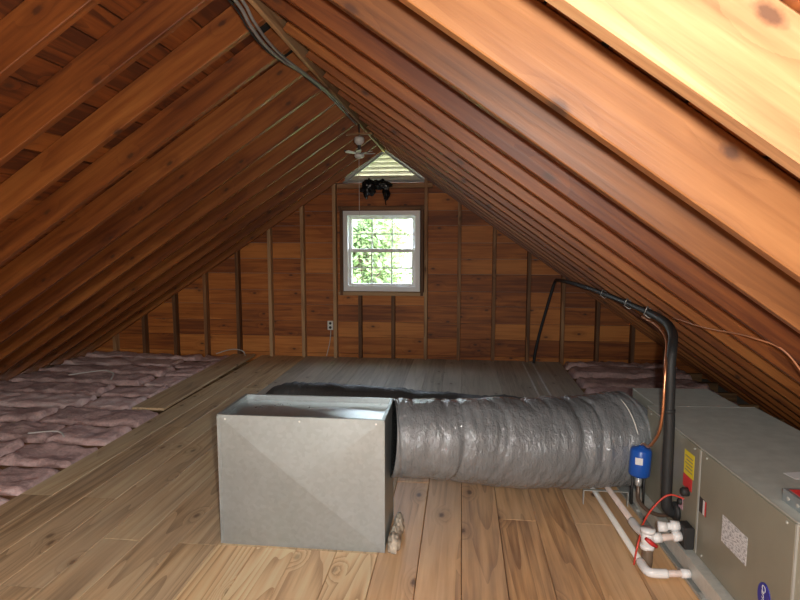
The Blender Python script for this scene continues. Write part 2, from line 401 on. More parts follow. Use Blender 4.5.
# ================================================================== FAR GABLE WALL
ZV = 2.15    # bottom of the vent
WX0, WX1, WZ0, WZ1 = -1.44, -.50, .835, 1.812    # rough opening
def halfl(z, ap=ZS): return (ap-z)/SLL
def halfr(z, ap=ZS): return (ap-z)/SLR
def trap(mb, x0, x1, z0, z1, y0, y1, ap=ZS+.024/CT):
    """wall piece cut off by the two slopes"""
    l0, l1 = XR-halfl(z0, ap), XR-halfl(z1, ap); r0, r1 = XR+halfr(z0, ap), XR+halfr(z1, ap)
    a0, a1 = max(x0, l0), max(x0, l1); b0, b1 = min(x1, r0), min(x1, r1)
    if b0-a0 < .02: return False
    if b1-a1 < .002: b1 = a1+.002
    mb.prism([(a0, z0), (b0, z0), (b1, z1), (a1, z1)][::-1], y0, y1); return True
wb = MB()
for x0, x1, z0, z1 in ((-9, 9, -.2, WZ0), (-9, WX0, WZ0, WZ1), (WX1, 9, WZ0, WZ1), (-9, 9, WZ1, ZV+.01)):
    trap(wb, x0, x1, z0, z1, YW+.112, YW+.135)
for q in (-1, 1):     # siding either side of the triangular vent
    ap = ZS+.024/CT
    wb.prism([(XR+q*(ap-ZV-.01)/(SLR if q > 0 else SLL), ZV+.01), (XR, ap), (XR, ZV+.362), (XR+q*.495, ZV+.01)][::q], YW+.112, YW+.135)
wall = tag(wb.build('wall_back', 'siding'), 'gable end wall of reddish boards between narrow studs', None, kind='structure')
studs = [-4.48, -4.07, -3.645, -3.23, -2.80, -2.375, -1.955, -1.55, -.43, -.03, .386, .797, 1.2, 1.605, 2.01, 2.4]
z = -.17
while z < 2.6:
    h = random.choice((.185, .195, .21)); z1 = z+h
    for zz in (WZ0, WZ1, ZV):
        if z < zz-.001 < z1: z1 = zz
    for seg in ((-9, WX0), (WX1, 9)) if (z < WZ1-.005 and z1 > WZ0+.005) else (((-9, XR-.5), (XR+.5, 9)) if z1 > ZV+.01 else ((-9, 9),)):
        cuts = [c for c in studs if seg[0] < c < seg[1] and random.random() < .42]
        xs = [seg[0]]+cuts+[seg[1]]
        for a, b in zip(xs, xs[1:]):
            mb = MB(); a_, b_ = max(a, XR-halfl(z)), min(b, XR+halfr(z))
            if b_-a_ < .03: continue
            if not trap(mb, a+.0015, b-.0015, z+.002, z1-.002, YW+.09, YW+.111, ZS+.02): continue
            cx = (a_+b_)/2; cz = (z+z1)/2
            o = mk('wall_board', [(p[0]-cx, p[1]-(YW+.1), p[2]-cz) for p in mb.v], mb.f, 'wall', wall); o.location = (cx, YW+.1, cz)
    z = z1
for i, x in enumerate(studs):
    ztop = min(ZS-(SLR if x > XR else SLL)*abs(x-XR)-.015, 2.4)
    if ztop > .05:
        board('stud', ztop+.17, .042, .089, 'stud', wall, (x, YW+.0445, (ztop-.17)/2), (0, 0, 1), (1, 0, 0))
# window framing
for x in (-1.462, -.478): board('jack_stud', WZ1-WZ0+.10, .04, .089, 'stud', wall, (x, YW+.0445, (WZ0+WZ1)/2), (0, 0, 1), (1, 0, 0))
board('window_header', 1.06, .05, .085, 'stud', wall, (-.975, YW+.043, WZ1+.03), (1, 0, 0), (0, 0, 1))
board('window_sill_plate', 1.06, .045, .085, 'stud', wall, (-.975, YW+.043, WZ0-.03), (1, 0, 0), (0, 0, 1))
for x in (-1.24, -.83): board('cripple_stud', WZ0-.055+.17, .042, .080, 'stud', wall, (x, YW+.045, (WZ0-.055-.17)/2), (0, 0, 1), (1, 0, 0))
board('vent_header', 1.15, .05, .085, 'stud', wall, (XR, YW+.043, ZV-.045), (1, 0, 0), (0, 0, 1))
# wall behind the camera
wf = MB()
for x0, x1, z0, z1 in ((-9, 9, -.2, WZ0), (-9, WX0, WZ0, WZ1), (WX1, 9, WZ0, WZ1), (-9, 9, WZ1, 2.7)): trap(wf, x0, x1, z0, z1, YB-.03, YB)  # leaves an opening for the added daylight window
tag(wf.build('wall_front', 'wall'), 'board gable wall behind the viewer', None, kind='structure')

# ================================================================== WINDOW
WXc0, WXc1, WZc0, WZc1 = WX0+.002, WX1-.002, WZ0+.002, WZ1-.002
def rect_frame(mb, x0, x1, z0, z1, y0, y1, t, tb=None):
    tb = tb or t
    mb.box(x0, x0+t, y0, y1, z0, z1); mb.box(x1-t, x1, y0, y1, z0, z1); mb.box(x0+t, x1-t, y0, y1, z0, z0+tb); mb.box(x0+t, x1-t, y0, y1, z1-t, z1)
mb = MB(); rect_frame(mb, WXc0, WXc1, WZc0, WZc1, YW+.0, YW+.134, .055)
win = tag(mb.build('window_1', 'vinyl'), 'white double-hung vinyl window with white grilles in the gable wall', None, kind='structure')
zm = 1.325
for z0, z1, yo in ((zm-.01, WZc1-.056, YW+.072), (WZc0+.056, zm+.028, YW+.030)):
    x0, x1 = WXc0+.056, WXc1-.056
    mb = MB(); rect_frame(mb, x0, x1, z0, z1, yo, yo+.034, .042, .038); sash = mb.build('sash', 'vinyl', win)
    gx0, gx1, gz0, gz1 = x0+.042, x1-.042, z0+.038, z1-.042
    for k in (1, 2):
        xx = gx0+(gx1-gx0)*k/3; MB().box(xx-.008, xx+.008, yo+.008, yo+.016, gz0, gz1).build('muntin', 'lattice', sash)
    zz = (gz0+gz1)/2; MB().box(gx0, gx1, yo+.0085, yo+.0155, zz-.008, zz+.008).build('muntin', 'lattice', sash)
    MB().box(gx0-.004, gx1+.004, yo+.018, yo+.022, gz0-.004, gz1+.004).build('pane', 'glass', sash)
for xx in (-1.16, -.79):
    MB().cbox(xx-.025, xx+.025, YW+.018, YW+.0295, zm+.004, zm+.024, .003).build('sash_lock', 'vinyl', win)

mb = MB(); rect_frame(mb, WXc0-.02, WXc1+.02, WZc0-.02, WZc1+.02, YB-.03, YB+.03, .06)  # unseen window, added behind the camera to fill the room with daylight
fill_win = tag(mb.build('fill_window', 'vinyl'), 'unseen white window added behind the viewer to bring in fill daylight', None, kind='structure')
MB().box(WXc0+.04, WXc1-.04, YB-.012, YB+.012, zm-.02, zm+.02).build('meeting_rail', 'vinyl', fill_win)
for z0, z1 in ((WZc0+.04, zm-.02), (zm+.02, WZc1-.04)): MB().box(WXc0+.04, WXc1-.04, YB-.002, YB+.002, z0, z1).build('pane', 'glass', fill_win)

# ================================================================== GABLE VENT
vt = empty('gable_vent', (XR, YW, ZV)); tag(vt, 'triangular louvred gable vent with tan slats above the window', 'vent')
hw, hh = .515, .372
def tri(mb, w, h, z0, y0, y1): mb.prism([(-w, z0), (0, z0+h), (w, z0)], y0, y1)
fr = MB(); t = .022
fr.prism([(-hw, 0), (-hw+.05, t), (hw-.05, t), (hw, 0)], .02, .085)
fr.prism([(-hw, 0), (0, hh), (0, hh-t*1.25), (-hw+.055, .01)][::-1], .018, .083)
fr.prism([(hw, 0), (0, hh), (0, hh-t*1.25), (hw-.055, .01)], .018, .083)
fr.build('frame', 'ventframe', vt)
for k in range(7):
    z0 = .004+(k-.6)*.052*(k > 0); df = .022 if k == 0 else .050; wf_ = max(.012, hw*(1-(z0+df+.003)/hh)); wk = max(.014, hw*(1-(z0+.022)/hh))
    v = [(-wf_, .030, z0+df), (wf_, .030, z0+df), (wk, .078, z0), (-wk, .078, z0)]; v += [(a, b+.003, c+.004) for a, b, c in v]
    mk('louvre', v, [(0, 3, 2, 1), (4, 5, 6, 7), (0, 1, 5, 4), (1, 2, 6, 5), (2, 3, 7, 6), (3, 0, 4, 7)], 'louvre', vt)

# ================================================================== bundle below the vent
def blob(name, mat, parent, loc, size, seed, amp, nu=18, nv=28, zmin=None):
    v = []; f = []
    for i in range(nu+1):
        a = math.pi*i/nu
        for j in range(nv):
            b = 2*math.pi*j/nv; d = Vector((math.sin(a)*math.cos(b), math.sin(a)*math.sin(b), math.cos(a)))
            k = 1+amp*(noise.noise(d*2.2+Vector((seed, 0, 0)))+.6*noise.noise(d*5+Vector((0, seed, 0)))+.35*noise.noise(d*11+Vector((0, 0, seed))))
            p = Vector((d.x*size[0]*k, d.y*size[1]*k, d.z*size[2]*k))
            if zmin is not None: p.z = max(p.z, zmin)
            v.append(p)
    for i in range(nu):
        for j in range(nv):
            j2 = (j+1) % nv; f.append((i*nv+j, (i+1)*nv+j, (i+1)*nv+j2, i*nv+j2))
    o = mk(name, v, f, mat, parent, True); o.location = loc; return o
bn = empty('plastic_bundle', (-1.03, YW-.07, 1.9)); tag(bn, 'crumpled black plastic bundle hanging below the triangular vent', 'plastic bundle')
blob('clump', 'black_plastic', bn, (-.09, .0, .17), (.085, .06, .095), 3, .5)
blob('clump', 'black_plastic', bn, (.06, .0, .21), (.12, .05, .055), 8, .5)
blob('clump', 'black_plastic', bn, (.13, .0, .13), (.04, .035, .10), 5, .5)
MB().tube([(-.03, .02, .2), (-.03, .035, .255)], .006, 6).build('hanging_loop', 'black_plastic', bn)
MB().tube(cr([(.13, 0, .06), (.12, 0, .02), (.13, 0, -.03)], 4), .006, 6).build('dangling_strap', 'black_plastic', bn)

# ================================================================== CEILING FAN (small, hung from the ridge)
fan = empty('ceiling_fan', (XR, 5.14, 2.495)); tag(fan, 'small white fan with short blades hung from the ridge before the window', 'fan')
MB().tube([(0, 0, .0), (0, 0, -.10)], .006, 8).build('down_rod', 'dark_metal', fan)
MB().box(-.12, .12, -.012, .012, -.095, -.078).build('mounting_bar', 'stud', fan)
MB().lathe([(.012, .0), (.038, -.005), (.046, -.02), (.043, -.05), (.026, -.068), (.018, -.075)], (0, 0, -.11), seg=18).build('motor_housing', 'white_metal', fan, True)
MB().tube([(0, 0, -.18), (0, 0, -.26)], .014, 10).build('neck', 'dark_metal', fan)
MB().lathe([(.02, .012), (.042, .008), (.046, -.008), (.03, -.024), (.008, -.028)], (0, 0, -.275), seg=18).build('light_cap', 'white_metal', fan, True)
for k in range(7):
    a = 2*math.pi*k/7+.35; up = math.radians(12 if k in (1, 2, 3) else 4)
    mb = MB(); X = Vector((math.cos(a)*math.cos(up), math.sin(a)*math.cos(up), math.sin(up))); Y = Vector((-math.sin(a), math.cos(a), .25)).normalized(); Z = X.cross(Y)
    pts = [(.035, -.012), (.06, -.02), (.135, -.026), (.145, -.012), (.145, .012), (.135, .026), (.06, .02), (.035, .012)]
    c = Vector((0, 0, -.265)); v = [c+X*p+Y*q+Z*h for h in (0, .004) for p, q in pts]
    mk('blade', v, [list(range(8))[::-1], list(range(8, 16))]+[(i, (i+1) % 8, 8+(i+1) % 8, 8+i) for i in range(8)], 'dark_metal' if k in (1, 2, 3) else 'white_metal', fan)
MB().tube([(0, -.02, -.30), (0, -.02, -.82)], .0022, 6).build('pull_cord', 'cord_white', fan)

# ================================================================== RIDGE CABLES
rc = empty('ridge_cable', (XR, 2.4, 2.45)); tag(rc, 'grey electrical cables sagging along the roof ridge', 'cable')
def cable(name, mat, parent, pts, r, n=8, seg=8):
    P = cr(pts, n); o = Vector(parent.location) if parent else Vector()
    return MB().tube([Vector(p)-o for p in P], r, seg).build(name, mat, parent, True)
base = [(-.985, 1.2, 2.47), (-.985, 1.9, 2.50), (-.98, 2.455, 2.484), (-.98, 2.625, 2.443), (-.98, 2.823, 2.419), (-.98, 3.09, 2.429), (-.97, 3.44, 2.462), (-.955, 3.9, 2.482), (-.948, 4.7, 2.482), (-.945, 5.1, 2.484)]
cable('cable_strand', 'cable_grey', rc, base, .0085)
cable('cable_strand', 'cable_grey', rc, [(a+.017, b, c+.006+.012*math.sin(b*3)) for a, b, c in base[:-1]], .0075)
cable('cable_strand', 'black_foam', rc, [(a-.012, b, c-.012+.012*math.sin(b*2+1)) for a, b, c in base[1:-2]], .005)

# ================================================================== METAL BOX
bx = empty('sheet_metal_box', (-.742, 2.668, 0)); tag(bx, 'galvanized sheet-metal duct box with cross-creased front standing on the planks', 'duct box')
w, d, h = .397, .18, .64
def creased(name, o, U, V, Nn, lu, lv, t=.0015, push=.006, mat='galv'):
    o, U, V, Nn = map(Vector, (o, U, V, Nn)); v = []
    for k in (0, -t):
        v += [o+Nn*k, o+U*lu+Nn*k, o+U*lu+V*lv+Nn*k, o+V*lv+Nn*k, o+U*lu/2+V*lv/2+Nn*(push+k)]
    f = [(0, 1, 4), (1, 2, 4), (2, 3, 4), (3, 0, 4), (6, 5, 9), (7, 6, 9), (8, 7, 9), (5, 8, 9), (0, 5, 6, 1), (1, 6, 7, 2), (2, 7, 8, 3), (3, 8, 5, 0)]
    return mk(name, v, f, mat, bx)
creased('front_panel', (-w, -d, 0), (1, 0, 0), (0, 0, 1), (0, -1, 0), 2*w, h, push=.015)
creased('back_panel', (w, d, 0), (-1, 0, 0), (0, 0, 1), (0, 1, 0), 2*w, h)
creased('side_panel', (w, -d, 0), (0, 1, 0), (0, 0, 1), (1, 0, 0), 2*d, h, push=.003)
creased('side_panel', (-w, d, 0), (0, -1, 0), (0, 0, 1), (-1, 0, 0), 2*d, h, push=.003)
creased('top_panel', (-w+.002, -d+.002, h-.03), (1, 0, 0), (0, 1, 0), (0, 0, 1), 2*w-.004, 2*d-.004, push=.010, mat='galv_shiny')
hem = MB()
for x0, x1, y0, y1 in ((-w-.0015, w+.0015, -d-.003, -d+.012), (-w-.0015, w+.0015, d-.012, d+.003), (-w-.003, -w+.012, -d+.012, d-.012), (w-.012, w+.003, -d+.012, d-.012)):
    hem.box(x0, x1, y0, y1, h-.002, h+.0015)
hem.build('hem', 'galv', bx)
for sx in (-1, 1):
    MB().box(sx*(w-.004)-.007, sx*(w-.004)+.007, -d-.0032, -d-.0002, .002, h-.004).build('corner_seam', 'galv', bx)
for sx, sz in ((-.36, .62), (.0, .62), (.36, .62)): MB().lathe([(.005, 0), (.005, .002), (.003, .004)], (sx, -d-.001, sz), (0, -1, 0), 8).build('screw', 'strip', bx)
fo = empty('foam_strip', (-.305, 2.63, 0)); tag(fo, 'crumbly beige sealant foam on the floor beside the metal box', 'sealant')
for i, (dx_, dy_, sx, sy, sz) in enumerate(((0, -.10, .030, .055, .05), (-.003, -.02, .028, .06, .042), (.004, .07, .026, .055, .05), (-.002, .14, .02, .04, .03))):
    blob('foam_lump', 'foam_beige', fo, (dx_, dy_, .02), (sx, sy, sz), i*3.1, .45, 14, 18, zmin=-.0195)

# ================================================================== FLEX DUCTS
def flex(name, mat, ctrl, n, seg, wr, pleat, seed, zfloor=.004, creases=14):
    P = cr(ctrl, n); rnd = random.Random(seed); v = []; f = []; up = Vector((0, 0, 1))
    cs = [(rnd.random(), rnd.uniform(0, 6.28), rnd.uniform(.004, .012), rnd.uniform(-.04, .04), rnd.uniform(.35, 1)) for _ in range(creases)]
    m = len(P); o = Vector(P[0][:3]); L = 0
    for i, p in enumerate(P):
        c = Vector(p[:3]); r = p[3]
        t = (Vector(P[min(i+1, m-1)][:3])-Vector(P[max(i-1, 0)][:3])).normalized(); u = (up-t*up.dot(t)).normalized(); w_ = t.cross(u)
        if i: L += (c-Vector(P[i-1][:3])).length
        s_ = i/(m-1)
        for k in range(seg):
            a = 2*math.pi*k/seg; ca, sa = math.cos(a), math.sin(a)
            q = Vector((L*5, ca*1.3, sa*1.3+seed)); g = noise.noise(q)*wr+noise.noise(q*2.7)*wr*.55+noise.noise(Vector((L*34, ca*1.6, sa*1.6+seed)))*wr*.4
            g += pleat*math.sin(L*2*math.pi/.055+ca*.6+noise.noise(q)*2)
            for (cs_, ca_, dep, tilt, wd) in cs:
                dd = (s_-cs_-tilt*math.cos(a-ca_)); da = (1+math.cos(a-ca_))/2
                g -= dep*math.exp(-(dd/.010)**2)*(da**(1/wd))
            e = r*(1+g/r)
            if i in (0, m-1): e = r*.97
            pt = c+(u*ca+w_*sa)*e; pt.z = max(pt.z, zfloor); v.append(pt-o)
    for i in range(m-1):
        for k in range(seg):
            k2 = (k+1) % seg; f.append((i*seg+k, i*seg+k2, (i+1)*seg+k2, (i+1)*seg+k))
    f.append(list(range(seg))); f.append([(m-1)*seg+k for k in range(seg)][::-1])
    f = [list(q)[::-1] for q in f]
    root = empty(name, o); ob = mk('jacket', v, f, mat, root, True); return root, P
fd, FP = flex('flexible_duct', 'flex', [(-.3435, 2.75, .470, .196), (-.15, 2.80, .455, .20), (.1, 2.90, .415, .222), (.4, 3.03, .37, .24), (.7, 3.16, .345, .255), (.92, 3.24, .34, .258), (.985, 3.265, .345, .235)], 60, 96, .0085, .0006, 2, creases=40)
tag(fd, 'thick crinkled silver-grey flexible duct between metal box and cabinet', 'duct')
def ring(name, mat, root, P, i, r, rr):
    c = Vector(P[i][:3]); t = (Vector(P[i+1][:3])-Vector(P[i-1][:3])).normalized(); u = (Vector((0, 0, 1))-t*t.z).normalized(); w_ = t.cross(u)
    pts = [c-Vector(root.location)+(u*math.cos(a)+w_*math.sin(a))*r for a in [2*math.pi*k/40 for k in range(41)]]
    MB().tube(pts, rr, 6, False).build(name, mat, root, True)
ring('strap', 'pvc', fd, FP, len(FP)-84, .2585, .0035)
fd2, FP2 = flex('flexible_duct', 'flex_dark', [(-1.50, 4.27, .02, .11), (-1.48, 4.27, .10, .135), (-1.40, 4.27, .165, .152), (-1.22, 4.27, .178, .160), (-.7, 4.24, .168, .158), (-.1, 4.2, .158, .152), (.5, 4.15, .150, .145), (.9, 4.02, .15, .14), (1.2, 3.72, .2, .14), (1.25, 3.485, .26, .14)], 22, 40, .012, .002, 7, creases=12)
tag(fd2, 'long dark grey flexible duct lying on the floor behind the metal box', 'duct')

# ================================================================== AIR HANDLER
UB = Vector((1.062, 1.82, 0)); URZ = math.radians(2.817)
ux = Vector((math.cos(URZ), math.sin(URZ), 0)); uy = Vector((-math.sin(URZ), math.cos(URZ), 0))
def U(x, y, z): return UB+ux*x+uy*y+Vector((0, 0, z))   # cabinet frame to world
ah = empty('air_handler', UB, URZ); tag(ah, 'long grey air handler cabinet lying beneath the right rafters', 'air handler')
ZB, ZT, UW, UL = .092, .575, .555, 1.262
b1 = MB().cbox(.003, UW, 0, .643, ZB, ZT-.002, .004).build('blower_cabinet', 'unit_side', ah)
b2 = MB().cbox(.003, UW, .647, UL, ZB, ZT-.002, .004).build('coil_cabinet', 'unit_side', ah)
MB().cbox(.05, UW-.07, UL+.002, UL+.375, ZB, ZT-.003, .004).build('plenum_section', 'unit_side', ah)
MB().cbox(.002, UW+.003, -.002, UL-.004, ZT-.0018, ZT+.001, .0008).build('top_panel', 'unit_top', ah)
MB().cbox(.048, UW-.068, UL+.003, UL+.377, ZT-.0028, ZT-.0002, .0008).build('top_panel', 'unit_top', ah)
MB().cbox(-.0015, .0035, .008, .638, ZB+.008, ZT-.010, .0012).build('side_panel', 'unit_side', ah)
MB().cbox(-.0015, .0035, .656, UL-.006, ZB+.008, ZT-.010, .0012).build('side_panel', 'unit_side', ah)
MB().box(-.003, .003, .6425, .6480, ZB+.01, ZT-.012).build('seam_strip', 'unit_edge', ah)
MB().box(-.003, .0035, -.0015, .004, ZB+.004, ZT-.006).build('corner_trim', 'unit_edge', ah)
MB().box(-.0005, .0035, .002, UL-.002, ZT-.004, ZT+.0012).build('edge_trim', 'unit_edge', ah)
MB().box(.0, UW, UL-.003, UL+.004, ZT-.003, ZT+.002).build('edge_trim', 'unit_edge', ah)
def sticker(name, y0, y1, z0, z1, mat, parent=ah, t=.0012, base=-.0015, **k):
    return tag(MB().box(base-t, base, y0, y1, z0, z1).build(name, mat, parent), k.get('label'))
sticker('warning_sticker', .700, .795, .405, .515, 'yellow', label='yellow warning sticker')
for i in range(5): sticker('print_line', .712, .785-.012*(i % 2), .425+i*.016, .430+i*.016, 'unit_side', t=.0004, base=-.0027)
sticker('warning_sticker', .710, .797, .345, .402, 'redst', label='red warning sticker')
sticker('rating_label', .262, .440, .272, .380, 'print', label='white printed rating label')
st = sticker('wiring_sticker', .571, .634, .300, .365, 'blackst', label='small black, white and red sticker')
sticker('sticker_band', .585, .600, .301, .364, 'white_st', t=.0004, base=-.0027); sticker('sticker_band', .572, .584, .301, .364, 'redst', t=.0004, base=-.0027)
MB().lathe([(.02, 0), (.02, .022), (.016, .030)], (-.0015, .745, .333), (-1, 0, 0), 14).build('port_cap', 'dark_rubber', ah, True)
# oval badge with lettering
bv = [(-.0015-t, .141+.036*math.cos(2*math.pi*k/28), .232+.050*math.sin(2*math.pi*k/28)) for t in (0, .003) for k in range(28)]
bo = mk('oval_badge', bv, [list(range(28)), list(range(28, 56))[::-1]]+[(i, 28+i, 28+(i+1) % 28, (i+1) % 28) for i in range(28)], 'logo_blue', ah)
tag(bo, 'blue oval badge with white lettering')
fc = bpy.data.curves.new('badge_text', 'FONT'); fc.body = 'Carrier'; fc.size = .030; fc.shear = .3; fc.align_x = 'CENTER'; fc.align_y = 'CENTER'; fc.extrude = .0004
to = bpy.data.objects.new('badge_text_curve', fc); COL.objects.link(to)
dg = bpy.context.evaluated_depsgraph_get(); tm = bpy.data.meshes.new_from_object(to.evaluated_get(dg)); bpy.data.objects.remove(to)
tm.materials.clear(); tm.materials.append(M['white_st'])
tx = link('lettering', tm, bo); xs = [v.co.x for v in tm.vertices]; sc = .090/(max(xs)-min(xs))
mt = Matrix(((0, 0, -1), (0, -1, 0), (-1, 0, 0))).to_4x4()      # text x -> down, text y -> nearer, normal -> -x
mt.translation = (-.0050, .143, .232); tx.matrix_basis = mt @ Matrix.Diagonal((sc, sc, 1, 1))
# drain coupling block, line sleeves, tag
MB().cbox(-.045, -.0005, .655, .735, .105, .205, .006).build('drain_coupling', 'dark_rubber', ah)
MB().lathe([(.045, 0), (.045, .012), (.034, .02)], (-.0015, .845, .19), (-1, 0, 0), 18).build('line_grommet', 'dark_rubber', ah, True)
MB().lathe([(.016, 0), (.016, .012), (.010, .018)], (-.0015, .80, .262), (-1, 0, 0), 14).build('service_port', 'dark_rubber', ah, True)
sticker('tag_card', .782, .822, .228, .288, 'pinktag', base=-.004, t=.0015, label='small pink hanging tag')
for y, zz in ((.05, .55), (.59, .55), (.70, .55), (1.2, .55), (.05, .12), (.59, .12)): MB().lathe([(.005, 0), (.005, .002), (.003, .004)], (-.0014, y, zz), (-1, 0, 0), 8).build('screw', 'unit_edge', ah)
# support rails and pan
for lab, x0, x1 in (('galvanized steel rail along the near side of the grey cabinet', -.040, .012), ('galvanized steel rail under the far side of the grey cabinet', UW-.07, UW-.01)):
    mb = MB(); y0, y1 = -.35, UL+.05
    mb.box(x0, x1, y0, y1, ZB-.005, ZB-.0015); mb.box(x0, x0+.004, y0, y1, .0175, ZB-.005); mb.box(x1-.004, x1, y0, y1, .0175, ZB-.005); mb.box(x0+.004, x0+.018, y0, y1, .0175, .021); mb.box(x1-.018, x1-.004, y0, y1, .0175, .021)
    rl = mb.build('support_rail', 'rail'); rl.location = UB; rl.rotation_euler = (0, 0, URZ); tag(rl, lab, 'rail', 'cabinet support rails')
dp = empty('drain_pan', UB, URZ); tag(dp, 'shallow galvanized drain pan on the floor under the grey cabinet', 'drain pan')
px0, px1, py0, py1 = -.06, UW+.05, -.45, UL+.30
MB().box(px0, px1, py0, py1, .001, .003).build('pan_base', 'galv_dull', dp)
for a in ((px0, px0+.003, py0, py1), (px1-.003, px1, py0, py1), (px0+.003, px1-.003, py0, py0+.003), (px0+.003, px1-.003, py1-.003, py1)): MB().box(*a, .003, .013).build('pan_lip', 'galv_dull', dp)
MB().box(px0+.004, px1-.004, py0+.05, py0+.09, .003, .0172).build('pan_spacer', 'galv_dull', dp); MB().box(px0+.004, px1-.004, UL-.05, UL-.01, .003, .0172).build('pan_spacer', 'galv_dull', dp); MB().box(px0+.004, px1-.004, .45, .49, .003, .0172).build('pan_spacer', 'galv_dull', dp)
# metal box with red label on the cabinet
jb = empty('control_box', U(.10, .045, ZT+.001), URZ); tag(jb, 'small grey metal box with red label on top of the cabinet', 'box')
MB().cbox(-.06, .10, -.10, .11, 0, .045, .003).build('case', 'galv', jb)
MB().box(-.045, .085, -.08, .095, .045, .0462).build('red_label', 'redst', jb)
for i in range(4): MB().lathe([(.007, 0), (.007, .002), (.004, .003)], (-.06, -.075+i*.05, .022), (-1, 0, 0), 10).build('knockout', 'unit_edge', jb)
pc = MB().box(-.045, .045, -.03, .03, 0, .001).build('paper_card', 'white_st'); pc.location = U(.235, .37, ZT+.0012); pc.rotation_euler = (0, 0, URZ+.2); tag(pc, 'small pale paper card lying on top of the cabinet', 'paper')

# ================================================================== CONDENSATE PIPES
def pipe(name, mat, parent, pts, r, seg=12):
    o = Vector(parent.location); return MB().tube([Vector(p)-o for p in pts], r, seg).build(name, mat, parent, True)
pa = empty('drain_pipe', (.813, 2.4, .0)); tag(pa, 'long white plastic drain pipe with elbow lying nearest the planks', 'pipe', 'condensate pipes')
zA = .031
pipe('pipe_run', 'pvc', pa, [(.735, 3.9, zA), (.811, 2.44, zA)], .0148)
pipe('elbow', 'pvc_bright', pa, cr([(.8085, 2.49, zA), (.811, 2.44, zA), (.820, 2.412, zA), (.845, 2.404, zA), (.895, 2.407, zA)], 5), .0195)
pipe('pipe_stub', 'pvc_pink', pa, [(.88, 2.406, zA), (.985, 2.411, zA+.004)], .0148)
pipe('end_fitting', 'pvc_bright', pa, [(.952, 2.4095, zA+.003), (.988, 2.411, zA+.004)], .0195)
pb = empty('trap_pipe', (.84, 2.5, 0)); tag(pb, 'white plastic drain pipe with trap and red valve joining the cabinet', 'pipe', 'condensate pipes')
T = Vector((.838, 2.5, .135))
pipe('pipe_run', 'pvc_pink', pb, [(.80, 3.9, .055), (.83, 2.64, .117)], .0148)
pipe('elbow', 'pvc_bright', pb, cr([(.829, 2.70, .114), (.831, 2.62, .12), (.835, 2.57, .128), (.838, 2.50, .135)], 5), .0195)
pipe('tee', 'pvc_bright', pb, [T+Vector((0, 0, -.04)), T+Vector((0, 0, .045))], .027, 16)
for dzz in (-.044, .030): pipe('tee_collar', 'pvc_bright', pb, [T+Vector((0, 0, dzz)), T+Vector((0, 0, dzz+.018))], .031, 16)
c1 = U(-.045, .695, .150)
pipe('pipe_stub', 'pvc_pink', pb, [T+Vector((.02, .0, .0)), c1], .0148)
for q in (.28, .88): pipe('coupling', 'pvc_bright', pb, [T.lerp(c1, q-.12), T.lerp(c1, q+.12)], .022, 14)
c2 = U(-.045, .72, .183); e2 = c2+Vector((-.085, -.005, -.004))
pipe('capped_stub', 'pvc_bright', pb, [e2, c2], .017); pipe('cap', 'pvc_bright', pb, [e2+Vector((-.006, 0, 0)), e2+Vector((.03, 0, 0))], .0225, 14); pipe('coupling', 'pvc_bright', pb, [c2+Vector((-.035, 0, 0)), c2], .0225, 14)
mb = MB(); mb.lathe([(.012, -.03), (.020, -.028), (.023, -.01), (.023, .05), (.016, .07)], T+Vector((0, -.01, -.095))-Vector(pb.location), seg=16); mb.build('trap_bowl', 'trap', pb, True)
mb = MB(); q = T-Vector(pb.location); mb.tube([q+Vector((0, -.025, .005)), q+Vector((0, -.042, .005))], .009, 8); mb.tube([q+Vector((-.022, -.044, .024)), q+Vector((.0, -.046, .006)), q+Vector((.026, -.044, -.012))], [.008, .011, .008], 8); mb.build('valve_handle', 'red', pb, True)
br = empty('pipe_bracket', (.80, 3.10, 0)); tag(br, 'low grey steel bracket spanning the two drain pipes by the duct', 'bracket')
MB().box(-.115, .125, -.010, .010, .080, .084).build('cross_bar', 'galv_dull', br)
for xx in (-.115, .121): MB().box(xx, xx+.004, -.010, .010, .001, .080).build('leg', 'galv_dull', br)

# ================================================================== REFRIGERANT LINES
sl = empty('insulated_line', U(-.04, .845, .2)); tag(sl, 'black foam-insulated pipe rising from the cabinet and along the rafters', 'pipe')
P0 = U(-.0, .846, .187)
path = [tuple(P0+Vector((-.012, .0, 0))), (1.0, 2.662, .185), (.972, 2.655, .21), (.966, 2.655, .26), (.966, 2.66, .40), (.968, 2.67, .60), (.966, 2.675, .67)]
cable('foam_sleeve', 'black_foam', sl, path, .0245, 6, 14)
path = [(.966, 2.675, .672), (.968, 2.68, .76), (.968, 2.69, .88), (.985, 2.73, .96), (1.03, 2.86, 1.005), (1.075, 3.1, 1.030), (1.10, 3.45, 1.035)]
cable('foam_sleeve', 'black_foam', sl, path, .022, 6, 14)
path = [(1.10, 3.45, 1.035), (1.115, 3.9, 1.035), (1.125, 4.4, 1.035), (1.12, 5.2, 1.035), (1.105, 6.0, 1.025), (1.09, 6.66, 1.00)]
cable('foam_sleeve', 'black_foam', sl, path, .018, 6, 12)
path = [(1.09, 6.66, 1.0), (1.08, 6.72, .97), (1.05, 6.74, .86), (.99, 6.75, .62), (.93, 6.75, .38), (.885, 6.745, .16), (.865, 6.74, .003)]
cable('foam_sleeve', 'black_foam', sl, path, .017, 6, 12)
pipe('sleeve_joint', 'dark_rubber', sl, [(.966, 2.675, .664), (.966, 2.675, .680)], .0262, 14)
for (x, y, zz) in ((1.10, 3.45, 1.037), (1.112, 3.9, 1.037), (1.122, 4.6, 1.037)):
    pts = [Vector((x+.027*math.cos(a)-.004, y+.02*math.sin(2*a)+.02*math.cos(a), zz+.03*math.sin(a)+.008*math.cos(3*a)))-Vector(sl.location) for a in [2*math.pi*k/20 for k in range(21)]]
    MB().tube(pts, .0028, 6, False).build('wire_tie', 'tie', sl, True)
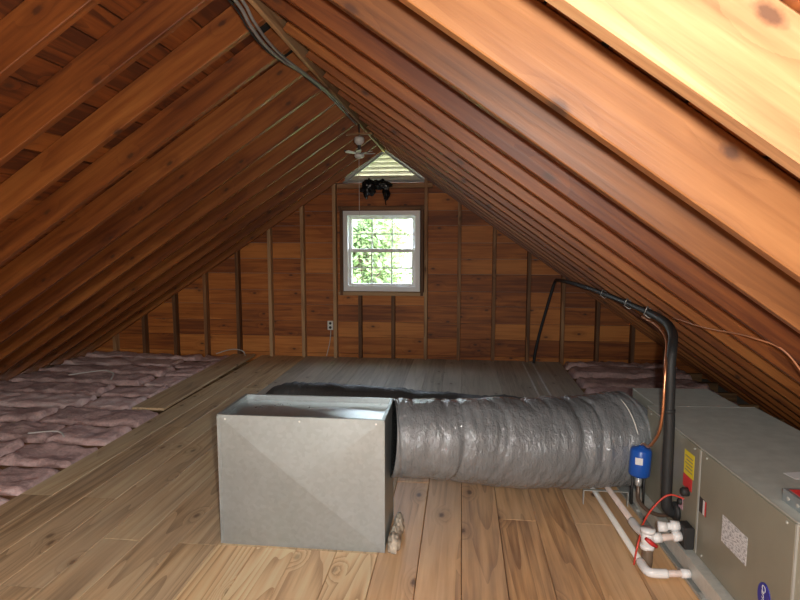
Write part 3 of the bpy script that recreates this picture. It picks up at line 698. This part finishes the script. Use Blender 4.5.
ll = empty('copper_line', (.93, 2.93, .09)); tag(ll, 'bare copper tube with blue filter cylinder beside the black insulated pipe', 'copper pipe')
path = [(1.062, 3.44, 1.01), (1.04, 3.1, 1.003), (.995, 2.84, .975), (.945, 2.69, .90), (.93, 2.65, .78), (.928, 2.65, .66), (.925, 2.68, .56), (.92, 2.78, .46), (.926, 2.88, .435), (.930, 2.928, .412)]
cable('copper_tube', 'copper', ll, path, .0075, 8, 8)
mb = MB(); ax = Vector((.06, .05, 1)).normalized()
mb.lathe([(.010, -.092), (.014, -.085), (.046, -.072), (.052, -.062), (.052, .058), (.046, .070), (.014, .080), (.009, .09)], Vector((.926, 2.925, .325))-Vector(ll.location), ax, 24); fdr = mb.build('filter_drier', 'blue', ll, True)
mb = MB(); lp = []
for k in range(6):
    a = math.radians(228+k*8); lp.append((.0528*math.cos(a), .0528*math.sin(a)))
for k in range(5):
    (a, b), (c, d_) = lp[k], lp[k+1]; bs = Vector((.924, 2.924, .345))-Vector(ll.location)
    mb.add([bs+Vector((a, b, -.02)), bs+Vector((c, d_, -.02)), bs+Vector((c, d_, .016)), bs+Vector((a, b, .016))], [(0, 1, 2, 3)])
tag(mb.build('drier_label', 'white_st', fdr), 'small white label on the blue cylinder')
cable('copper_tube', 'bronze', ll, [(.921, 2.921, .236), (.918, 2.91, .175), (.914, 2.88, .135), (.94, 2.83, .112), (.98, 2.78, .112), tuple(U(-.003, .93, .13))], .010, 6, 8)
pipe('flare_fitting', 'tie', ll, [(.9205, 2.921, .242), (.919, 2.916, .200)], .017, 6)
for dx_ in (-.028, .030): pipe('drier_bracket', 'dark_rubber', ll, [(.920+dx_, 2.925, .265), (.920+dx_, 2.925, .095)], .006, 6)

# thin wires
tw = cable('thermostat_wire', 'brownwire', None, [(1.07, 2.98, 1.068), (1.06, 2.7, 1.075), (1.05, 2.5, 1.085), (1.055, 2.3, 1.10), (1.06, 2.16, 1.105), (1.105, 2.06, 1.085), (1.16, 2.03, 1.01), (1.205, 2.02, .92), (1.25, 2.02, .80), (1.28, 2.02, .66), (1.285, 2.02, .579)], .0032, 8, 6)
tag(tw, 'thin reddish brown wire looping along the rafters down to the cabinet', 'wire')
rw = cable('red_wire', 'redwire', None, [tuple(U(-.003, .775, .285)), (.975, 2.625, .288), (.93, 2.63, .257), (.86, 2.60, .182), (.81, 2.525, .113), (.793, 2.507, .055), (.785, 2.50, .008)], .0045, 8, 6)
tag(rw, 'thin red wire arching from the cabinet over the white valve', 'wire')

# ================================================================== INSULATION
ORD = ['first', 'second', 'third', 'fourth', 'fifth', 'sixth', 'seventh', 'eighth', 'ninth', 'tenth', 'eleventh', 'twelfth']
def batt(x0, x1, y0, y1, label, group, seed, ztop=.004):
    nx = max(8, int((x1-x0)/.03)); ny = 13; v = []; f = []; cx, cy = (x0+x1)/2, (y0+y1)/2; sd = Vector((seed*3.7, seed*1.3, seed*.7))
    for i in range(nx+1):
        for j in range(ny+1):
            u, w_ = i/nx, j/ny; x = x0+(x1-x0)*u; y = y0+(y1-y0)*w_
            q = Vector((x*3, y*3, 0))+sd
            eu = min(u, 1-u)*(x1-x0); ew = min(w_, 1-w_)*(y1-y0)
            z_ = ztop+.022*noise.noise(q)+.020*noise.noise(q*2.7)+.014*noise.noise(q*6)+.012*abs(noise.noise(q*4))
            z_ -= .05*math.exp(-(ew/.016)**2)*(.6+.8*noise.noise(Vector((x*4, j > ny/2, seed)))) + .05*math.exp(-(eu/.015)**2)
            if i in (0, nx): x += .03*noise.noise(Vector((y*9, i, seed)))
            if j in (0, ny): y += .028*noise.noise(Vector((x*5, j, seed)))*(1 if ny else 1)
            v.append((x-cx, y-cy, max(z_, -.12)))
    n = (nx+1)*(ny+1); idx = lambda i, j: i*(ny+1)+j
    for i in range(nx):
        for j in range(ny): f.append((idx(i, j), idx(i+1, j), idx(i+1, j+1), idx(i, j+1)))
    per = [idx(i, 0) for i in range(nx+1)]+[idx(nx, j) for j in range(1, ny+1)]+[idx(i, ny) for i in range(nx-1, -1, -1)]+[idx(0, j) for j in range(ny-1, 0, -1)]
    for k in per: v.append((v[k][0]*.995, v[k][1]*.96, -.16))
    m = len(per)
    for k in range(m): f.append((per[k], n+k, n+(k+1) % m, per[(k+1) % m]))
    f.append([n+k for k in range(m)][::-1])
    o = mk('insulation_batt', v, f, 'insul', None, True); o.location = (cx, cy, 0); tag(o, label, 'insulation', group); return o
bays = [(a+.030, b-.030) for a, b in zip(jy, jy[1:]+[YW+.026]) if a > 2.4]
nb = len(bays)
for k, (a, b) in enumerate(bays):
    o = nb-1-k; rowtxt = 'row against the end wall' if o == 0 else ORD[o]+' row from the end wall'
    xs = -3.25+R(-.28, .28)
    xr = -2.535 if a < 4.3 else -2.88
    zt = .006 if a < 4.3 else .0
    batt(xs+.012, xr, a, b, 'pink batt beside the plank walkway on the left, '+rowtxt, 'left insulation batts', k+1, zt)
    batt(-4.74, xs-.012, a, b, 'pink batt towards the left eave, '+rowtxt, 'left insulation batts', k+31, .012)
for k, (a, b) in enumerate(bays):
    o = nb-1-k
    if b < 3.3: continue
    rowtxt = 'row against the end wall' if o == 0 else ORD[o]+' row from the end wall'
    batt(1.205+R(0, .03) if a > 3.8 else 1.80, 2.46, a, b, 'pink batt under the right rafters, '+rowtxt, 'right insulation batts', k+61, .035 if o < 2 else .015)
# loose planks at the edge of the insulation
for lab, x0, y0, y1, rz, mt, z0 in (('loose weathered plank laid over the pink insulation beside the walkway', -2.70, 4.478, 6.79, .022, 'plank', .013),):
    o = board('loose_plank', y1-y0, .29, .022, mt, None, (x0, (y0+y1)/2, z0-.0), (math.sin(-rz), math.cos(rz), 0), (-math.cos(rz), -math.sin(rz), 0)); tag(o, lab, 'plank')
# white cables on the insulation
for lab, pts in (('white cable lying on the pink insulation near the left eave', [(-4.05, 5.35, .065), (-3.9, 5.45, .075), (-3.75, 5.5, .085), (-3.62, 5.45, .07), (-3.55, 5.3, .045)]),
                 ('white cable end lying on the pink batts at the left edge', [(-3.15, 3.70, .05), (-3.0, 3.73, .06), (-2.92, 3.73, .058), (-2.85, 3.68, .045)]),
                 ('thin looped white cable at the foot of the end wall', [(-3.02, 6.62, .055), (-2.9, 6.68, .09), (-2.8, 6.7, .10), (-2.7, 6.69, .08), (-2.66, 6.66, .032)])):
    tag(cable('cable', 'cord_white', None, pts, .006, 8, 6), lab, 'cable')
# pale strips on the far planks
for lab, x0, x1 in (('pale metal strip on the far planks, left of the pair', .738, .742), ('pale metal strip on the far planks, right of the pair', .850, .852)):
    y0, y1 = 4.5, YW-.02; o = MB().cbox(-.009, .009, y0-(y0+y1)/2, y1-(y0+y1)/2, 0, .006, .0015).build('floor_strip', 'strip'); o.location = (x0, (y0+y1)/2, .0008); tag(o, lab, 'strip', 'floor strips')

# ================================================================== OUTLET
ol = empty('wall_outlet', (-1.63, YW+.086, .395)); tag(ol, 'white electrical outlet on the end wall left of the window', 'outlet')
MB().cbox(-.036, .036, -.012, .002, -.058, .058, .004).build('cover_plate', 'outlet', ol)
for zz in (-.026, .026): MB().lathe([(.017, 0), (.017, .0025), (.015, .003)], (0, -.011, zz), (0, -1, 0), 16).build('receptacle', 'dark_rubber', ol)
oc = cable('power_cord', 'cord_white', None, [(-1.625, YW+.08, .335), (-1.63, YW+.078, .25), (-1.645, YW+.076, .15), (-1.67, YW+.07, .05), (-1.68, YW+.06, .008)], .005, 6, 6)
tag(oc, 'thin pale cord running down the wall below the outlet', 'cord')

# ================================================================== OUTSIDE
gr = tag(MB().box(-60, 60, 9, 120, -6.2, -6).build('ground', 'lawn'), 'lawn outside beyond the window', None, kind='structure')
def tree(label, base, top, spread, nleaf, mat, seed, lsz, zlo):
    rn = random.Random(seed); root = empty('tree', base); tag(root, label, 'tree', None)
    mb = MB(); mb.tube([(0, 0, 0), (.1, .05, top*.5), (.05, 0, top*.95)], [.28, .2, .05], 10); mb.build('trunk', 'bark', root, True)
    mb = MB(); cl = []
    for k in range(26):
        zz = rn.uniform(zlo, top); a = rn.uniform(0, 6.28); rr = spread*rn.uniform(.35, 1)*(1-.55*(zz-zlo)/(top-zlo))
        e = Vector((rr*math.cos(a), rr*math.sin(a), zz)); cl.append(e); mb.tube([(.06, 0, zz*.85), e*.6+Vector((0, 0, zz*.34)), e], [.06, .04, .015], 6)
    mb.build('branches', 'bark', root, True)
    v = []; f = []
    for k in range(nleaf):
        c = rn.choice(cl); d = Vector((rn.gauss(0, 1), rn.gauss(0, 1), rn.gauss(0, .8)))*spread*.20; p = c+d
        X = Vector((rn.gauss(0, 1), rn.gauss(0, 1), rn.gauss(0, .6))).normalized(); Y = X.orthogonal().normalized(); s_ = lsz*rn.uniform(.6, 1.3); b = len(v)
        v += [p-X*s_, p+Y*s_*.45, p+X*s_, p-Y*s_*.45]; f.append((b, b+1, b+2, b+3))
    lf = mk('foliage', v, f, mat, root); lf['kind'] = 'stuff'
tree('dark green leafy tree seen through the lower left of the window', (-3.2, 17, -6), 8.0, 2.0, 12000, 'leaf', 4, .10, 3.5)
tree('pale yellow-green tree beyond the upper left of the window', (-5.0, 27, -6), 10.5, 3.2, 7500, 'leaf2', 9, .13, 5)
